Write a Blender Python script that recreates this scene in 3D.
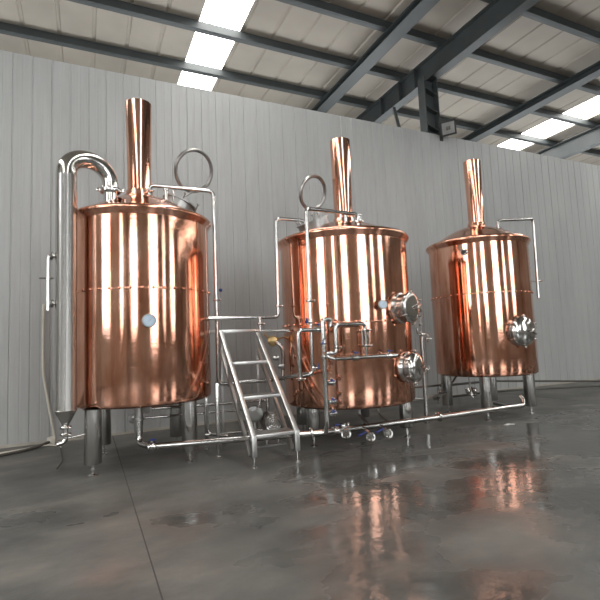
import bpy, bmesh, math, random
from mathutils import Vector, Matrix
random.seed(7)
PI = math.pi
S = bpy.context.scene
COL = S.collection
for o in list(bpy.data.objects):
    bpy.data.objects.remove(o)

# ------------------------------------------------------------------ camera
FPX = 460.0
pitch, roll, yaw = math.radians(5.1), math.radians(2.4), math.radians(25.0)
FW = Vector((math.sin(yaw)*math.cos(pitch), math.cos(yaw)*math.cos(pitch), math.sin(pitch)))
R0 = Vector((math.cos(yaw), -math.sin(yaw), 0)); U0 = R0.cross(FW)
RT = math.cos(roll)*R0 - math.sin(roll)*U0
UP = math.sin(roll)*R0 + math.cos(roll)*U0
CAM = Vector((0, 0, 1.5))
cd = bpy.data.cameras.new('camera'); cam = bpy.data.objects.new('camera', cd); COL.objects.link(cam)
cd.sensor_width = 36; cd.lens = 36*FPX/600; cd.clip_end = 200
cam.matrix_world = Matrix(((RT.x, UP.x, -FW.x, CAM.x), (RT.y, UP.y, -FW.y, CAM.y), (RT.z, UP.z, -FW.z, CAM.z), (0, 0, 0, 1)))
S.camera = cam

def at(px, py, Y):
    """the point of the hall seen in pixel (px, py) at distance Y towards the panel wall"""
    d = (px-300)/FPX*RT - (py-300)/FPX*UP + FW
    return CAM + d*(Y/d.y)

# ------------------------------------------------------------------ world, exposure
w = bpy.data.worlds.new('sky'); S.world = w; w.use_nodes = True
bg = w.node_tree.nodes['Background']
bg.inputs[0].default_value = (0.75, 0.85, 1.0, 1); bg.inputs[1].default_value = 1.0
S.view_settings.view_transform = 'Standard'; S.view_settings.look = 'None'
S.view_settings.gamma = 1; S.view_settings.use_curve_mapping = False
S.view_settings.exposure = -0.2
SKYLIGHT_POWER = 13.0
WINDOW_POWER = 10.5

# ------------------------------------------------------------------ materials
def newmat(name):
    m = bpy.data.materials.new(name); m.use_nodes = True
    nt = m.node_tree; return m, nt, nt.nodes['Principled BSDF']

def ramp(nt, fac, stops):
    r = nt.nodes.new('ShaderNodeValToRGB'); nt.links.new(fac, r.inputs[0])
    e = r.color_ramp.elements
    while len(e) > 1: e.remove(e[-1])
    e[0].position = stops[0][0]; e[0].color = (*stops[0][1], 1)
    for p, c in stops[1:]:
        k = e.new(p); k.color = (*c, 1)
    return r.outputs[0]

def noise(nt, scale, mapping=(1, 1, 1), detail=3, rough=0.5):
    tc = nt.nodes.new('ShaderNodeTexCoord'); mp = nt.nodes.new('ShaderNodeMapping')
    mp.inputs['Scale'].default_value = mapping
    nt.links.new(tc.outputs['Object'], mp.inputs[0])
    n = nt.nodes.new('ShaderNodeTexNoise'); n.inputs['Scale'].default_value = scale
    n.inputs['Detail'].default_value = detail; n.inputs['Roughness'].default_value = rough
    nt.links.new(mp.outputs[0], n.inputs['Vector'])
    return n.outputs['Fac']

def bump(nt, b, h, strength, dist=0.01, prev=None):
    n = nt.nodes.new('ShaderNodeBump'); n.inputs['Strength'].default_value = strength
    n.inputs['Distance'].default_value = dist
    nt.links.new(h, n.inputs['Height'])
    if prev: nt.links.new(prev, n.inputs['Normal'])
    nt.links.new(n.outputs[0], b.inputs['Normal']); return n.outputs[0]

def g3(v): return (v, v, v)

def plain(name, col, rough=0.5, metal=0.0, var=0.08, scale=6, bmp=0.0):
    m, nt, b = newmat(name)
    f = noise(nt, scale)
    c = ramp(nt, f, [(0.3, tuple(x*(1-var) for x in col)), (0.7, tuple(min(1, x*(1+var)) for x in col))])
    nt.links.new(c, b.inputs['Base Color'])
    b.inputs['Roughness'].default_value = rough; b.inputs['Metallic'].default_value = metal
    if bmp: bump(nt, b, noise(nt, scale*6), bmp)
    return m

def mk_copper(name, tarnish=0.5, rough=0.10, wav=0.5):
    m, nt, b = newmat(name)
    f = noise(nt, 3.0, (1.5, 1.5, 0.45), 6, 0.62)
    c = ramp(nt, f, [(0.30, (0.60, 0.265, 0.165)), (0.50, (0.83, 0.435, 0.305)), (0.72, (0.93, 0.575, 0.45))])
    f2 = noise(nt, 7.0, (2.4, 2.4, 0.12), 4, 0.6)
    st = ramp(nt, f2, [(0.36, (0.74, 0.66, 0.62)), (0.55, (1, 1, 1))])
    mx = nt.nodes.new('ShaderNodeMix'); mx.data_type = 'RGBA'; mx.blend_type = 'MULTIPLY'
    mx.inputs[0].default_value = tarnish
    nt.links.new(c, mx.inputs[6]); nt.links.new(st, mx.inputs[7])
    nt.links.new(mx.outputs[2], b.inputs['Base Color'])
    b.inputs['Metallic'].default_value = 1
    rr = ramp(nt, noise(nt, 4.0, (1, 1, 0.6), 5, 0.6), [(0.35, g3(rough*0.6)), (0.75, g3(rough*1.9))])
    nt.links.new(rr, b.inputs['Roughness'])
    n1 = bump(nt, b, noise(nt, 2.2, (1, 1, 0.12), 2, 0.4), wav, 0.012)
    bump(nt, b, noise(nt, 10, (0.4, 0.4, 22), 3, 0.6), 0.22, 0.0012, n1)
    return m

def mk_steel(name, base=0.55, rough=0.22, streak=(1, 1, 0.05), warm=0.0):
    m, nt, b = newmat(name)
    c = ramp(nt, noise(nt, 4, streak, 3, 0.5), [(0.3, (base*0.88, base*0.87, base*0.85)), (0.7, (base*1.15, base*1.13, base*(1.09-warm)))])
    nt.links.new(c, b.inputs['Base Color'])
    b.inputs['Metallic'].default_value = 1
    nt.links.new(ramp(nt, noise(nt, 5, streak, 3), [(0.3, g3(rough*0.9)), (0.7, g3(rough*1.1))]), b.inputs['Roughness'])
    return m

M = {}
M['copper'] = mk_copper('polished_copper', 0.6, 0.07, 0.35)
M['copper_lid'] = mk_copper('spun_copper', 0.3, 0.12, 0.15)
M['copper_tube'] = mk_copper('copper_flue', 0.3, 0.08, 0.1)
M['copper_rim'] = mk_copper('copper_rim', 0.9, 0.16, 0.05)  # stronger dark tone puts the dim floor mirrored in the rim into its colour
M['steel'] = mk_steel('brushed_steel', 0.52, 0.24)
M['polished'] = mk_steel('polished_steel', 0.58, 0.14)
M['satin'] = mk_steel('satin_steel', 0.66, 0.26)
M['pipe'] = mk_steel('pipe_steel', 0.46, 0.19, (1, 1, 1))
M['square'] = mk_steel('box_section_steel', 0.48, 0.34, (1, 1, 1))
M['dark_steel'] = mk_steel('dull_steel', 0.36, 0.35, (1, 1, 1))
M['blue'] = plain('blue_plastic', (0.02, 0.035, 0.16), 0.4)
M['black'] = plain('black_rubber', (0.02, 0.02, 0.02), 0.6)
M['paint'] = plain('dark_grey_paint', (0.042, 0.049, 0.050), 0.55, 0, 0.12, 2)
M['dial'] = plain('dial_face', (0.42, 0.52, 0.62), 0.3, 0, 0.02)
M['hose'] = plain('dark_hose', (0.07, 0.065, 0.055), 0.6)
M['tan_hose'] = plain('cream_plastic', (0.50, 0.47, 0.41), 0.55)
M['motor'] = plain('motor_paint', (0.17, 0.15, 0.13), 0.45, 0.3)
M['debris'] = plain('white_scrap', (0.75, 0.75, 0.73), 0.6)
M['joint'] = plain('joint_filler', (0.045, 0.040, 0.036), 0.8)
M['trim'] = plain('base_angle', (0.34, 0.32, 0.27), 0.6)

m, nt, b = newmat('glass'); b.inputs['Transmission Weight'].default_value = 1
b.inputs['Roughness'].default_value = 0.03; b.inputs['Base Color'].default_value = (0.9, 0.92, 0.9, 1); M['glass'] = m

# light grey sandwich panel
m, nt, b = newmat('panel_white'); M['panel'] = m
c1 = ramp(nt, noise(nt, 1.2, (1.0, 1, 0.25), 5, 0.6), [(0.3, (0.310, 0.316, 0.312)), (0.7, (0.362, 0.368, 0.362))])
c2 = ramp(nt, noise(nt, 9, (2.0, 1, 0.10), 5, 0.7), [(0.32, (0.90, 0.895, 0.88)), (0.6, (1, 1, 1))])
mx = nt.nodes.new('ShaderNodeMix'); mx.data_type = 'RGBA'; mx.blend_type = 'MULTIPLY'; mx.inputs[0].default_value = 0.8
nt.links.new(c1, mx.inputs[6]); nt.links.new(c2, mx.inputs[7]); nt.links.new(mx.outputs[2], b.inputs['Base Color'])
b.inputs['Roughness'].default_value = 0.42
# roof deck underside
M['deck'] = plain('roof_deck', (0.33, 0.295, 0.25), 0.7, 0, 0.10, 0.8)
M['hall'] = plain('hall_cladding', (0.26, 0.24, 0.21), 0.7, 0, 0.06, 0.5)

# concrete, damp and puddled towards the camera
m, nt, b = newmat('damp_concrete'); M['floor'] = m
base = ramp(nt, noise(nt, 1.1, (1, 1.6, 1), 8, 0.62), [(0.28, (0.062, 0.062, 0.058)), (0.46, (0.094, 0.093, 0.086)), (0.6, (0.128, 0.124, 0.113)), (0.74, (0.185, 0.170, 0.145))])
tc = nt.nodes.new('ShaderNodeTexCoord'); sp = nt.nodes.new('ShaderNodeSeparateXYZ'); nt.links.new(tc.outputs['Object'], sp.inputs[0])
def mrange(sock, a, b_, c, d):
    n = nt.nodes.new('ShaderNodeMapRange'); n.inputs[1].default_value = a; n.inputs[2].default_value = b_
    n.inputs[3].default_value = c; n.inputs[4].default_value = d; nt.links.new(sock, n.inputs[0]); return n.outputs[0]
def mth(op, a, b_):
    n = nt.nodes.new('ShaderNodeMath'); n.operation = op
    for i, v in enumerate((a, b_)):
        if isinstance(v, (int, float)): n.inputs[i].default_value = v
        else: nt.links.new(v, n.inputs[i])
    return n.outputs[0]
wetY = mrange(sp.outputs[1], 5.2, 6.6, 0.09, -0.20)          # where water was spilled: in front of the tanks
wetX = mrange(sp.outputs[0], 0.6, 2.2, -0.16, 0.0)
wn = noise(nt, 0.9, (1, 1.5, 1), 4, 0.5)
wet = mrange(mth('ADD', mth('ADD', wn, wetY), wetX), 0.42, 0.62, 0.0, 1.0)
dk = nt.nodes.new('ShaderNodeMix'); dk.data_type = 'RGBA'; dk.blend_type = 'MULTIPLY'
nt.links.new(mth('MULTIPLY', wet, 0.55), dk.inputs[0]); nt.links.new(base, dk.inputs[6]); dk.inputs[7].default_value = (0.45, 0.45, 0.45, 1)
nt.links.new(dk.outputs[2], b.inputs['Base Color'])
nt.links.new(mth('ADD', mrange(wet, 0, 1, 0.50, 0.06), mth('MULTIPLY', noise(nt, 5, (1, 1, 1), 4), 0.08)), b.inputs['Roughness'])
b.inputs['IOR'].default_value = 1.38
n1 = bump(nt, b, noise(nt, 9, (1, 1, 1), 3, 0.55), 0.38, 0.008)
bump(nt, b, noise(nt, 45, (1, 1, 1), 2), 0.04, 0.004, n1)

def emit(name, col, strength):
    m, nt, b = newmat(name)
    f = noise(nt, 0.6, (1, 1, 1), 2)
    c = ramp(nt, f, [(0.3, tuple(x*0.94 for x in col)), (0.7, col)])
    nt.links.new(c, b.inputs['Emission Color']); b.inputs['Emission Strength'].default_value = strength
    b.inputs['Base Color'].default_value = (0.3, 0.3, 0.3, 1); return m
M['skylight'] = emit('daylit_fibreglass', (1.0, 0.985, 0.95), SKYLIGHT_POWER)
M['window'] = emit('daylit_window_and_fill', (0.95, 0.98, 1.0), WINDOW_POWER)

# ------------------------------------------------------------------ mesh helpers (all in hall coordinates)
def NB(): return bmesh.new()

def frame(axis):
    a = Vector(axis).normalized()
    t = Vector((0, 0, 1)) if abs(a.z) < 0.9 else Vector((1, 0, 0))
    u = t.cross(a).normalized(); v = a.cross(u)
    return u, v, a

def lathe(bm, c, axis, prof, seg=32, close_ends=True):
    c = Vector(c); u, v, a = frame(axis); rings = []
    for r, h in prof:
        if r <= 1e-5: rings.append([bm.verts.new(c + a*h)])
        else: rings.append([bm.verts.new(c + a*h + r*(math.cos(2*PI*k/seg)*u + math.sin(2*PI*k/seg)*v)) for k in range(seg)])
    for A, B in zip(rings, rings[1:]):
        for k in range(seg):
            k2 = (k+1) % seg
            if len(A) == 1 and len(B) == 1: continue
            if len(A) == 1: bm.faces.new((A[0], B[k2], B[k]))
            elif len(B) == 1: bm.faces.new((A[k], A[k2], B[0]))
            else: bm.faces.new((A[k], A[k2], B[k2], B[k]))
    if close_ends:
        if len(rings[0]) > 1: bm.faces.new(list(reversed(rings[0])))
        if len(rings[-1]) > 1: bm.faces.new(rings[-1])

def cyl(bm, p0, p1, r, r1=None, seg=20):
    p0 = Vector(p0); p1 = Vector(p1); d = p1-p0
    lathe(bm, p0, d, [(r, 0), (r if r1 is None else r1, d.length)], seg)

def torus(bm, c, axis, R, r, seg=40, ms=10, sx=1.0):
    c = Vector(c); u, v, a = frame(axis); rings = []
    for k in range(seg):
        t = 2*PI*k/seg; d = math.cos(t)*u + math.sin(t)*v
        rings.append([bm.verts.new(c + d*(R + r*sx*math.cos(2*PI*j/ms)) + a*r*math.sin(2*PI*j/ms)) for j in range(ms)])
    for k in range(seg):
        A, B = rings[k], rings[(k+1) % seg]
        for j in range(ms):
            bm.faces.new((A[j], B[j], B[(j+1) % ms], A[(j+1) % ms]))

def fillet(pts, bend, n=6):
    pts = [Vector(p) for p in pts]; out = [pts[0]]
    for i in range(1, len(pts)-1):
        a, p, b_ = pts[i-1], pts[i], pts[i+1]
        d1 = (a-p); d2 = (b_-p); l = min(bend, d1.length*0.49, d2.length*0.49)
        A = p + d1.normalized()*l; B = p + d2.normalized()*l
        for k in range(n+1):
            t = k/n; out.append((1-t)**2*A + 2*t*(1-t)*p + t*t*B)
    out.append(pts[-1]); return out

def tube(bm, pts, r, bend=0.08, seg=14, n=6, radii=None):
    P = fillet(pts, bend, n) if bend > 0 else [Vector(p) for p in pts]
    tang = []
    for i in range(len(P)):
        a = P[max(0, i-1)]; b_ = P[min(len(P)-1, i+1)]; tang.append((b_-a).normalized())
    u, v, _ = frame(tang[0]); rings = []
    for i, p in enumerate(P):
        if i:
            q = tang[i-1].rotation_difference(tang[i]); u = q @ u; v = q @ v
        rr = radii[i] if radii else r
        rings.append([bm.verts.new(p + rr*(math.cos(2*PI*k/seg)*u + math.sin(2*PI*k/seg)*v)) for k in range(seg)])
    for A, B in zip(rings, rings[1:]):
        for k in range(seg):
            bm.faces.new((A[k], A[(k+1) % seg], B[(k+1) % seg], B[k]))
    bm.faces.new(list(reversed(rings[0]))); bm.faces.new(rings[-1])

def boxm(bm, c, half, mat3=None, bev=0.0):
    c = Vector(c); vs = []
    for sx in (-1, 1):
        for sy in (-1, 1):
            for sz in (-1, 1):
                p = Vector((sx*half[0], sy*half[1], sz*half[2]))
                if mat3 is not None: p = mat3 @ p
                vs.append(bm.verts.new(c + p))
    fs = [bm.faces.new([vs[i] for i in f]) for f in ((0, 1, 3, 2), (4, 6, 7, 5), (0, 4, 5, 1), (2, 3, 7, 6), (0, 2, 6, 4), (1, 5, 7, 3))]
    if bev:
        es = {e for f in fs for e in f.edges}
        bmesh.ops.bevel(bm, geom=list(es), offset=bev, segments=2, affect='EDGES', profile=0.5)

def bar(bm, p0, p1, wx, wz, bev=0.004):
    """box section between two points; wx sideways (kept horizontal), wz the other way"""
    p0 = Vector(p0); p1 = Vector(p1); a = (p1-p0).normalized()
    ref = Vector((0, 0, 1)) if abs(a.z) < 0.999 else Vector((0, 1, 0))
    u = a.cross(ref).normalized(); v = u.cross(a)
    m3 = Matrix((u, v, a)).transposed()
    boxm(bm, (p0+p1)/2, (wx/2, wz/2, (p1-p0).length/2), m3, bev)

def ball(bm, c, r, seg=14):
    lathe(bm, c, (0, 0, 1), [(0, -r)] + [(r*math.cos(t), r*math.sin(t)) for t in [(-0.5+k/8)*PI for k in range(1, 8)]] + [(0, r)], seg)

def obj(name, bm, mat, parent=None, smooth=True, label=None, origin=None):
    bmesh.ops.recalc_face_normals(bm, faces=bm.faces)
    me = bpy.data.meshes.new(name); 
    if parent is not None: org = Vector(parent['_o'])
    else: org = Vector(origin) if origin is not None else Vector((0, 0, 0))
    if org.length: bmesh.ops.translate(bm, verts=bm.verts, vec=-org)
    bm.to_mesh(me); bm.free()
    if smooth:
        me.shade_smooth(); me.set_sharp_from_angle(angle=math.radians(38))
    me.materials.append(M[mat] if isinstance(mat, str) else mat)
    o = bpy.data.objects.new(name, me); COL.objects.link(o)
    if parent is not None: o.parent = parent
    else: o.location = org
    o['_o'] = tuple(org)
    if label: o['label'] = label
    return o

def tag(o, label, cat, group=None):
    o['label'] = label; o['category'] = cat
    if group: o['group'] = group
    return o

def thing(name, label, cat, loc, group=None):
    o = bpy.data.objects.new(name, None); COL.objects.link(o); o.location = loc; o['_o'] = tuple(loc)
    o.empty_display_size = 0.1
    return tag(o, label, cat, group)

def struct(name, bm, mat, smooth=False, parent=None):
    o = obj(name, bm, mat, parent, smooth)
    if parent is None: o['kind'] = 'structure'
    return o

# ------------------------------------------------------------------ the hall
X0, X1, YB, YF, H = -10.0, 32.0, -12.0, 15.0, 9.14
WY, WH = 8.85, 6.68
bm = NB(); boxm(bm, ((X0+X1)/2, (YB+YF)/2, -0.1), ((X1-X0)/2, (YF-YB)/2, 0.1)); struct('floor', bm, 'floor')
# sawn joints in the slab
for k, xj in enumerate((0.41, 6.41+3.0)):
    bm = NB(); boxm(bm, (xj, (WY+YB)/2, 0.0008), (0.005 if k == 0 else 0.004, (WY-YB)/2, 0.0012)); struct('trim_%d' % (k+1), bm, 'joint')

def ribbed(bm, xa, xb, z0, z1, y, face, step=0.295, depth=0.009, panel=4):
    """upright ribbed sheet: ribs run in z; face = -1 looks towards -y"""
    prof = []; x = xa; k = 0
    while x < xb - 1e-6:
        w_ = 0.026 if k % panel == 0 else 0.018
        prof += [(x, 0), (x+w_*0.35, depth if k % panel else depth*1.5), (x+w_, depth if k % panel else depth*1.5), (x+w_*1.5, 0),
                 (x+step*0.5, 0), (x+step*0.5+0.016, 0.003), (x+step*0.5+0.032, 0)]
        x += step; k += 1
    prof.append((xb, 0))
    A = [bm.verts.new((px, y - face*d, z0)) for px, d in prof]
    B = [bm.verts.new((px, y - face*d, z1)) for px, d in prof]
    for i in range(len(prof)-1): bm.faces.new((A[i], A[i+1], B[i+1], B[i]))
    # back sheet and ends
    y2 = y - face*0.05
    C_ = [bm.verts.new(p) for p in ((xa, y2, z0), (xb, y2, z0), (xb, y2, z1), (xa, y2, z1))]
    bm.faces.new(C_)
    top = B + [C_[2], C_[3]]
    bm.faces.new(top); bm.faces.new(A + [C_[1], C_[0]])
    bm.faces.new((A[0], B[0], C_[3], C_[0])); bm.faces.new((A[-1], C_[1], C_[2], B[-1]))

bm = NB(); ribbed(bm, -10.07+0.06, 31.9, 0.0, WH, WY, -1)
for zr in (0.37, 2.41, 4.45, 6.45):
    x = -10.07+0.06+0.15+0.05
    while x < 22:
        lathe(bm, (x, WY, zr), (0, -1, 0), [(0.011, 0), (0.011, 0.004), (0, 0.007)], 8)
        x += 0.295
struct('wall_back', bm, 'panel')
bm = NB(); boxm(bm, (10.9, WY-0.01, 0.02), (20.9, 0.018, 0.02)); struct('baseboard_back', bm, 'trim')

# roof deck with ribs running towards the wall, split round the skylight strips
SKY = [(2.42, 3.43), (15.3, 16.65), (-6.4, -5.2), (25.5, 26.7)]
def deck(bm, xa, xb):
    prof = []; x = xa
    while x < xb-0.1:
        prof += [(x, 0), (x+0.03, 0.03), (x+0.07, 0.03), (x+0.10, 0)]; x += 0.76
    prof.append((xb, 0))
    A = [bm.verts.new((p, YB, H+d)) for p, d in prof]; B = [bm.verts.new((p, YF, H+d)) for p, d in prof]
    for i in range(len(prof)-1): bm.faces.new((A[i], A[i+1], B[i+1], B[i]))
    T = [bm.verts.new(p) for p in ((xa, YB, H+0.08), (xb, YB, H+0.08), (xb, YF, H+0.08), (xa, YF, H+0.08))]
    bm.faces.new(T)
bm = NB(); xs = X0
for a, b_ in sorted(SKY): deck(bm, xs, a); xs = b_
deck(bm, xs, X1)
struct('ceiling', bm, 'deck')
for k, (a, b_) in enumerate(SKY):
    bm = NB(); boxm(bm, ((a+b_)/2, (YB+YF)/2, H+0.05), ((b_-a)/2, (YF-YB)/2, 0.015)); struct('window_%d' % (k+1), bm, 'skylight')

# outer walls; the wall behind the camera and the left wall have tall daylit windows
def wall_with(name, along, fixed, a0, a1, wins, z1=H+0.05, thick=0.1):
    bm = NB()
    def blk(s0, s1, z0, zz):
        if along == 'x': boxm(bm, ((s0+s1)/2, fixed, (z0+zz)/2), ((s1-s0)/2, thick, (zz-z0)/2))
        else: boxm(bm, (fixed, (s0+s1)/2, (z0+zz)/2), (thick, (s1-s0)/2, (zz-z0)/2))
    s = a0
    for (w0, w1, z0, zz) in wins:
        blk(s, w0, 0, z1)
        if z0 > 0: blk(w0, w1, 0, z0)
        blk(w0, w1, zz, z1); s = w1
    blk(s, a1, 0, z1); struct(name, bm, 'hall')
WN = [5]
def windows(along, fixed, wins, inward):
    for (w0, w1, z0, zz) in wins:
        bm = NB(); fr = NB()
        def add(b2, s0, s1, za, zb, off, th):
            if along == 'x': boxm(b2, ((s0+s1)/2, fixed+off, (za+zb)/2), ((s1-s0)/2, th, (zb-za)/2))
            else: boxm(b2, (fixed+off, (s0+s1)/2, (za+zb)/2), (th, (s1-s0)/2, (zb-za)/2))
        add(bm, w0, w1, z0, zz, 0, 0.01)
        o = struct('window_%d' % WN[0], bm, 'window'); WN[0] += 1  # on the outer wall these are added fill panes
        for s in (w0+0.03, w1-0.03): add(fr, s-0.03, s+0.03, z0, zz, 0.04*inward, 0.03)
        n = max(1, int((zz-z0)/1.6))
        for q in range(n+1):
            zc = z0+0.03+(zz-z0-0.06)*q/n; add(fr, w0+0.06, w1-0.06, zc-0.025, zc+0.025, 0.04*inward, 0.025)
        obj('window_frame', fr, 'paint', o, False)
BW = [(-7.6, -4.4, 2.6, 8.3), (2.4, 6.2, 1.9, 8.6), (9.9, 10.9, 2.6, 8.3), (16.0, 19.0, 2.6, 8.3)]
wall_with('wall_front', 'x', YB, X0, X1, BW); windows('x', YB, BW, 1)
LW = [(-7.6, -6.2, 2.4, 8.0), (-0.6, 2.6, 2.4, 8.0)]
wall_with('wall_left', 'y', X0, YB, YF, LW); windows('y', X0, LW, 1)
wall_with('wall_right', 'y', X1, YB, YF, [])
ROOF_FILL = [(-6+7.0*k, -6+7.0*k+5.0, 1.2, 5.2) for k in range(5)]  # added glowing panes hidden behind the partition to brighten the roof underside
wall_with('wall_outer', 'x', YF, X0, X1, ROOF_FILL); windows('x', YF, ROOF_FILL, -1)

# roof steel
def ibeam(bm, p0, p1, wd, dp, tf=0.02, tw=0.012):
    """I section from p0 to p1 (centre line); flanges horizontal"""
    p0 = Vector(p0); p1 = Vector(p1); a = (p1-p0).normalized(); up = Vector((0, 0, 1))
    u = a.cross(up).normalized(); v = u.cross(a); m3 = Matrix((u, v, a)).transposed(); L = (p1-p0).length/2; c = (p0+p1)/2
    boxm(bm, c+v*(dp/2-tf/2), (wd/2, tf/2, L), m3); boxm(bm, c-v*(dp/2-tf/2), (wd/2, tf/2, L), m3)
    boxm(bm, c, (tw/2, dp/2-tf, L), m3)
G = 'roof steelwork'
for k, (yy, lab) in enumerate([(13.6, 'dark roof purlin second behind the panel wall, only just above the wall top'),
                               (11.9, 'long dark roof purlin crossing just above the panel wall'),
                               (10.2, 'dark roof purlin just behind the panel wall, met by the column'),
                               (8.55, 'dark roof purlin just before the panel wall at top right'),
                               (6.85, 'dark roof purlin over the row of copper kettles'),
                               (5.15, 'dark roof purlin just before the row of copper kettles')]):
    bm = NB(); boxm(bm, ((X0+X1)/2, yy, H-0.105), (20.8, 0.04, 0.095)); boxm(bm, ((X0+X1)/2, yy+0.055, H-0.195), (20.8, 0.055, 0.01))
    tag(obj('roof_purlin', bm, 'paint', None, False, origin=((X0+X1)/2, yy, H-0.2)), lab, 'roof beam')
def rafter(x, wd, dp, ztop, lab, y0=YB+0.2, y1=YF-0.2, stiff=()):
    t = thing('roof_rafter', lab, 'roof beam', (x, 8, ztop))
    bm = NB(); ibeam(bm, (x, y0, ztop-dp/2), (x, y1, ztop-dp/2), wd, dp); obj('beam', bm, 'paint', t, False)
    for ys in stiff:
        bm = NB(); boxm(bm, (x, ys, ztop-dp/2), (wd/2-0.01, 0.008, dp/2-0.02)); obj('stiffener', bm, 'paint', t, False)
rafter(6.75, 0.36, 0.20, H-0.24, 'dark steel roof beam running up to the left of the middle flue top')
rafter(8.37, 0.26, 0.60, H-0.24, 'deep dark steel roof rafter joined to the column behind the wall', stiff=(9.6, 10.3, 11.2))
rafter(13.1, 0.36, 0.24, H-0.24, 'broad dark steel roof beam running up above the right kettle flue')
rafter(17.15, 0.28, 0.62, H-0.24, 'dark steel roof rafter at the right edge of the photo beside the skylight strip')
t = thing('steel_column', 'dark grey I-section steel column rising behind the panel wall, floodlight at its foot', 'column', (8.04, 9.1, 0))
bm = NB(); boxm(bm, (8.05, 9.1, 4.15), (0.014, 0.13, 4.15)); boxm(bm, (8.48, 9.1, 4.15), (0.014, 0.13, 4.15)); boxm(bm, (8.265, 9.14, 4.15), (0.20, 0.01, 4.15)); obj('column_shaft', bm, 'paint', t, False)
for zz in (6.95, 7.45, 7.95):
    bm = NB(); boxm(bm, (8.265, 9.06, zz), (0.21, 0.07, 0.014), Matrix.Rotation(math.radians(18), 3, 'Y')); obj('stiffener', bm, 'paint', t, False)
# knee brace left of the column
bm = NB(); bar(bm, at(400, 131, 9.4), at(394, 108, 9.9), 0.07, 0.07); tag(obj('roof_brace', bm, 'paint', None, False, origin=at(397, 120, 9.5)), 'short slanting dark steel brace left of the column behind the wall', 'brace')

# floodlight on the wall top
c = at(447.5, 128, 8.6)
t = thing('floodlight', 'black-framed square floodlight on the wall top beside the column', 'floodlight', (c.x, WY, WH))
ax = Vector((-0.25, -0.80, -0.40)).normalized(); u, v, a = frame(ax); m3 = Matrix((u, v, a)).transposed() @ Matrix.Rotation(0.25, 3, 'Z')
bm = NB(); boxm(bm, c, (0.215, 0.19, 0.045), m3, 0.01); boxm(bm, c-ax*0.06, (0.10, 0.08, 0.03), m3, 0.01); body = obj('housing', bm, 'black', t)
bm = NB(); boxm(bm, c+ax*0.042, (0.165, 0.14, 0.005), m3); obj('lens', bm, 'dark_steel', t, False)
bm = NB(); boxm(bm, c+ax*0.048, (0.055, 0.045, 0.004), m3); obj('reflector', bm, 'polished', t, False)
bm = NB(); bar(bm, c-ax*0.05, (c.x, WY-0.01, WH-0.08), 0.03, 0.012); boxm(bm, (c.x, WY-0.012, WH-0.10), (0.05, 0.012, 0.06)); obj('bracket', bm, 'black', t, False)

# ------------------------------------------------------------------ small fittings
def clamp(name, p, axis, r, parent, mat='polished'):
    bm = NB(); a = Vector(axis).normalized(); w_ = 0.018
    lathe(bm, p, axis, [(r*0.9, -w_), (r*1.75, -w_*0.9), (r*2.05, -w_*0.4), (r*2.05, w_*0.4), (r*1.75, w_*0.9), (r*0.9, w_)], 18)
    u, v, a = frame(axis); q = Vector(p)+u*r*2.3
    cyl(bm, q-v*0.025, q+v*0.045, 0.008, seg=8); ball(bm, q+v*0.045, 0.016, 8)
    cyl(bm, Vector(p)-u*r*1.6, Vector(p)-u*r*2.3, 0.006, seg=8)
    return obj(name, bm, mat, parent)

def valve(p, axis, r, parent, hdir=(0, -1, 0), col='blue'):
    """butterfly valve: steel disc body with a lever, blue grip"""
    a = Vector(axis).normalized(); hd = (Vector(hdir) - a*Vector(hdir).dot(a)).normalized()
    bm = NB(); lathe(bm, p, a, [(r, -0.045), (r*2.0, -0.042), (r*2.0, -0.026), (r*1.6, -0.02), (r*1.8, 0), (r*1.6, 0.02), (r*2.0, 0.026), (r*2.0, 0.042), (r, 0.045)], 18)
    p = Vector(p); cyl(bm, p, p+hd*(r*1.5+0.035), 0.011, seg=10)
    vb = obj('valve', bm, 'polished', parent)
    bm = NB(); e = p+hd*(r*1.5+0.04); lathe(bm, e, hd, [(0, -0.012), (0.019, -0.01), (0.019, 0.01), (0, 0.014)], 12)
    sdir = a.cross(hd); bar(bm, e, e+(a*0.75+sdir*0.2)*0.075, 0.02, 0.014)
    obj('valve_handle', bm, col, vb, label='blue valve lever')
    return vb

def gauge(p, axis, r, parent, name='thermometer'):
    a = Vector(axis).normalized(); p = Vector(p)
    bm = NB(); lathe(bm, p, a, [(0.018, 0), (0.018, 0.06), (r, 0.06), (r*1.08, 0.07), (r*1.08, 0.10), (r*0.92, 0.105), (r*0.92, 0.098), (0, 0.098)], 28)
    g = obj(name, bm, 'dark_steel', parent)
    bm = NB(); lathe(bm, p+a*0.0985, a, [(r*0.9, 0), (r*0.9, 0.002), (0, 0.002)], 28); d = obj('dial', bm, 'dial', g, label='pale blue-white dial face')
    u, v, _ = frame(a); bm = NB(); q = p+a*0.102
    bar(bm, q-u*r*0.1-v*r*0.1, q+u*r*0.5+v*r*0.5, 0.006, 0.003, 0)
    for k in range(12):
        an = 2*PI*k/12; dd = math.cos(an)*u+math.sin(an)*v
        bar(bm, q+dd*r*0.68, q+dd*r*0.82, 0.004, 0.002, 0)
    obj('pointer', bm, 'blue', g, False)
    return g

# ------------------------------------------------------------------ kettles
def lid_z(K, d): 
    """height of the lid at distance d from the axis"""
    t = max(0, 1-d/K['r']); return K['zt']+0.10+(K['zc']-K['zt']-0.10)*math.sin(min(1, t*1.02)*PI/2)**1.15

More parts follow.
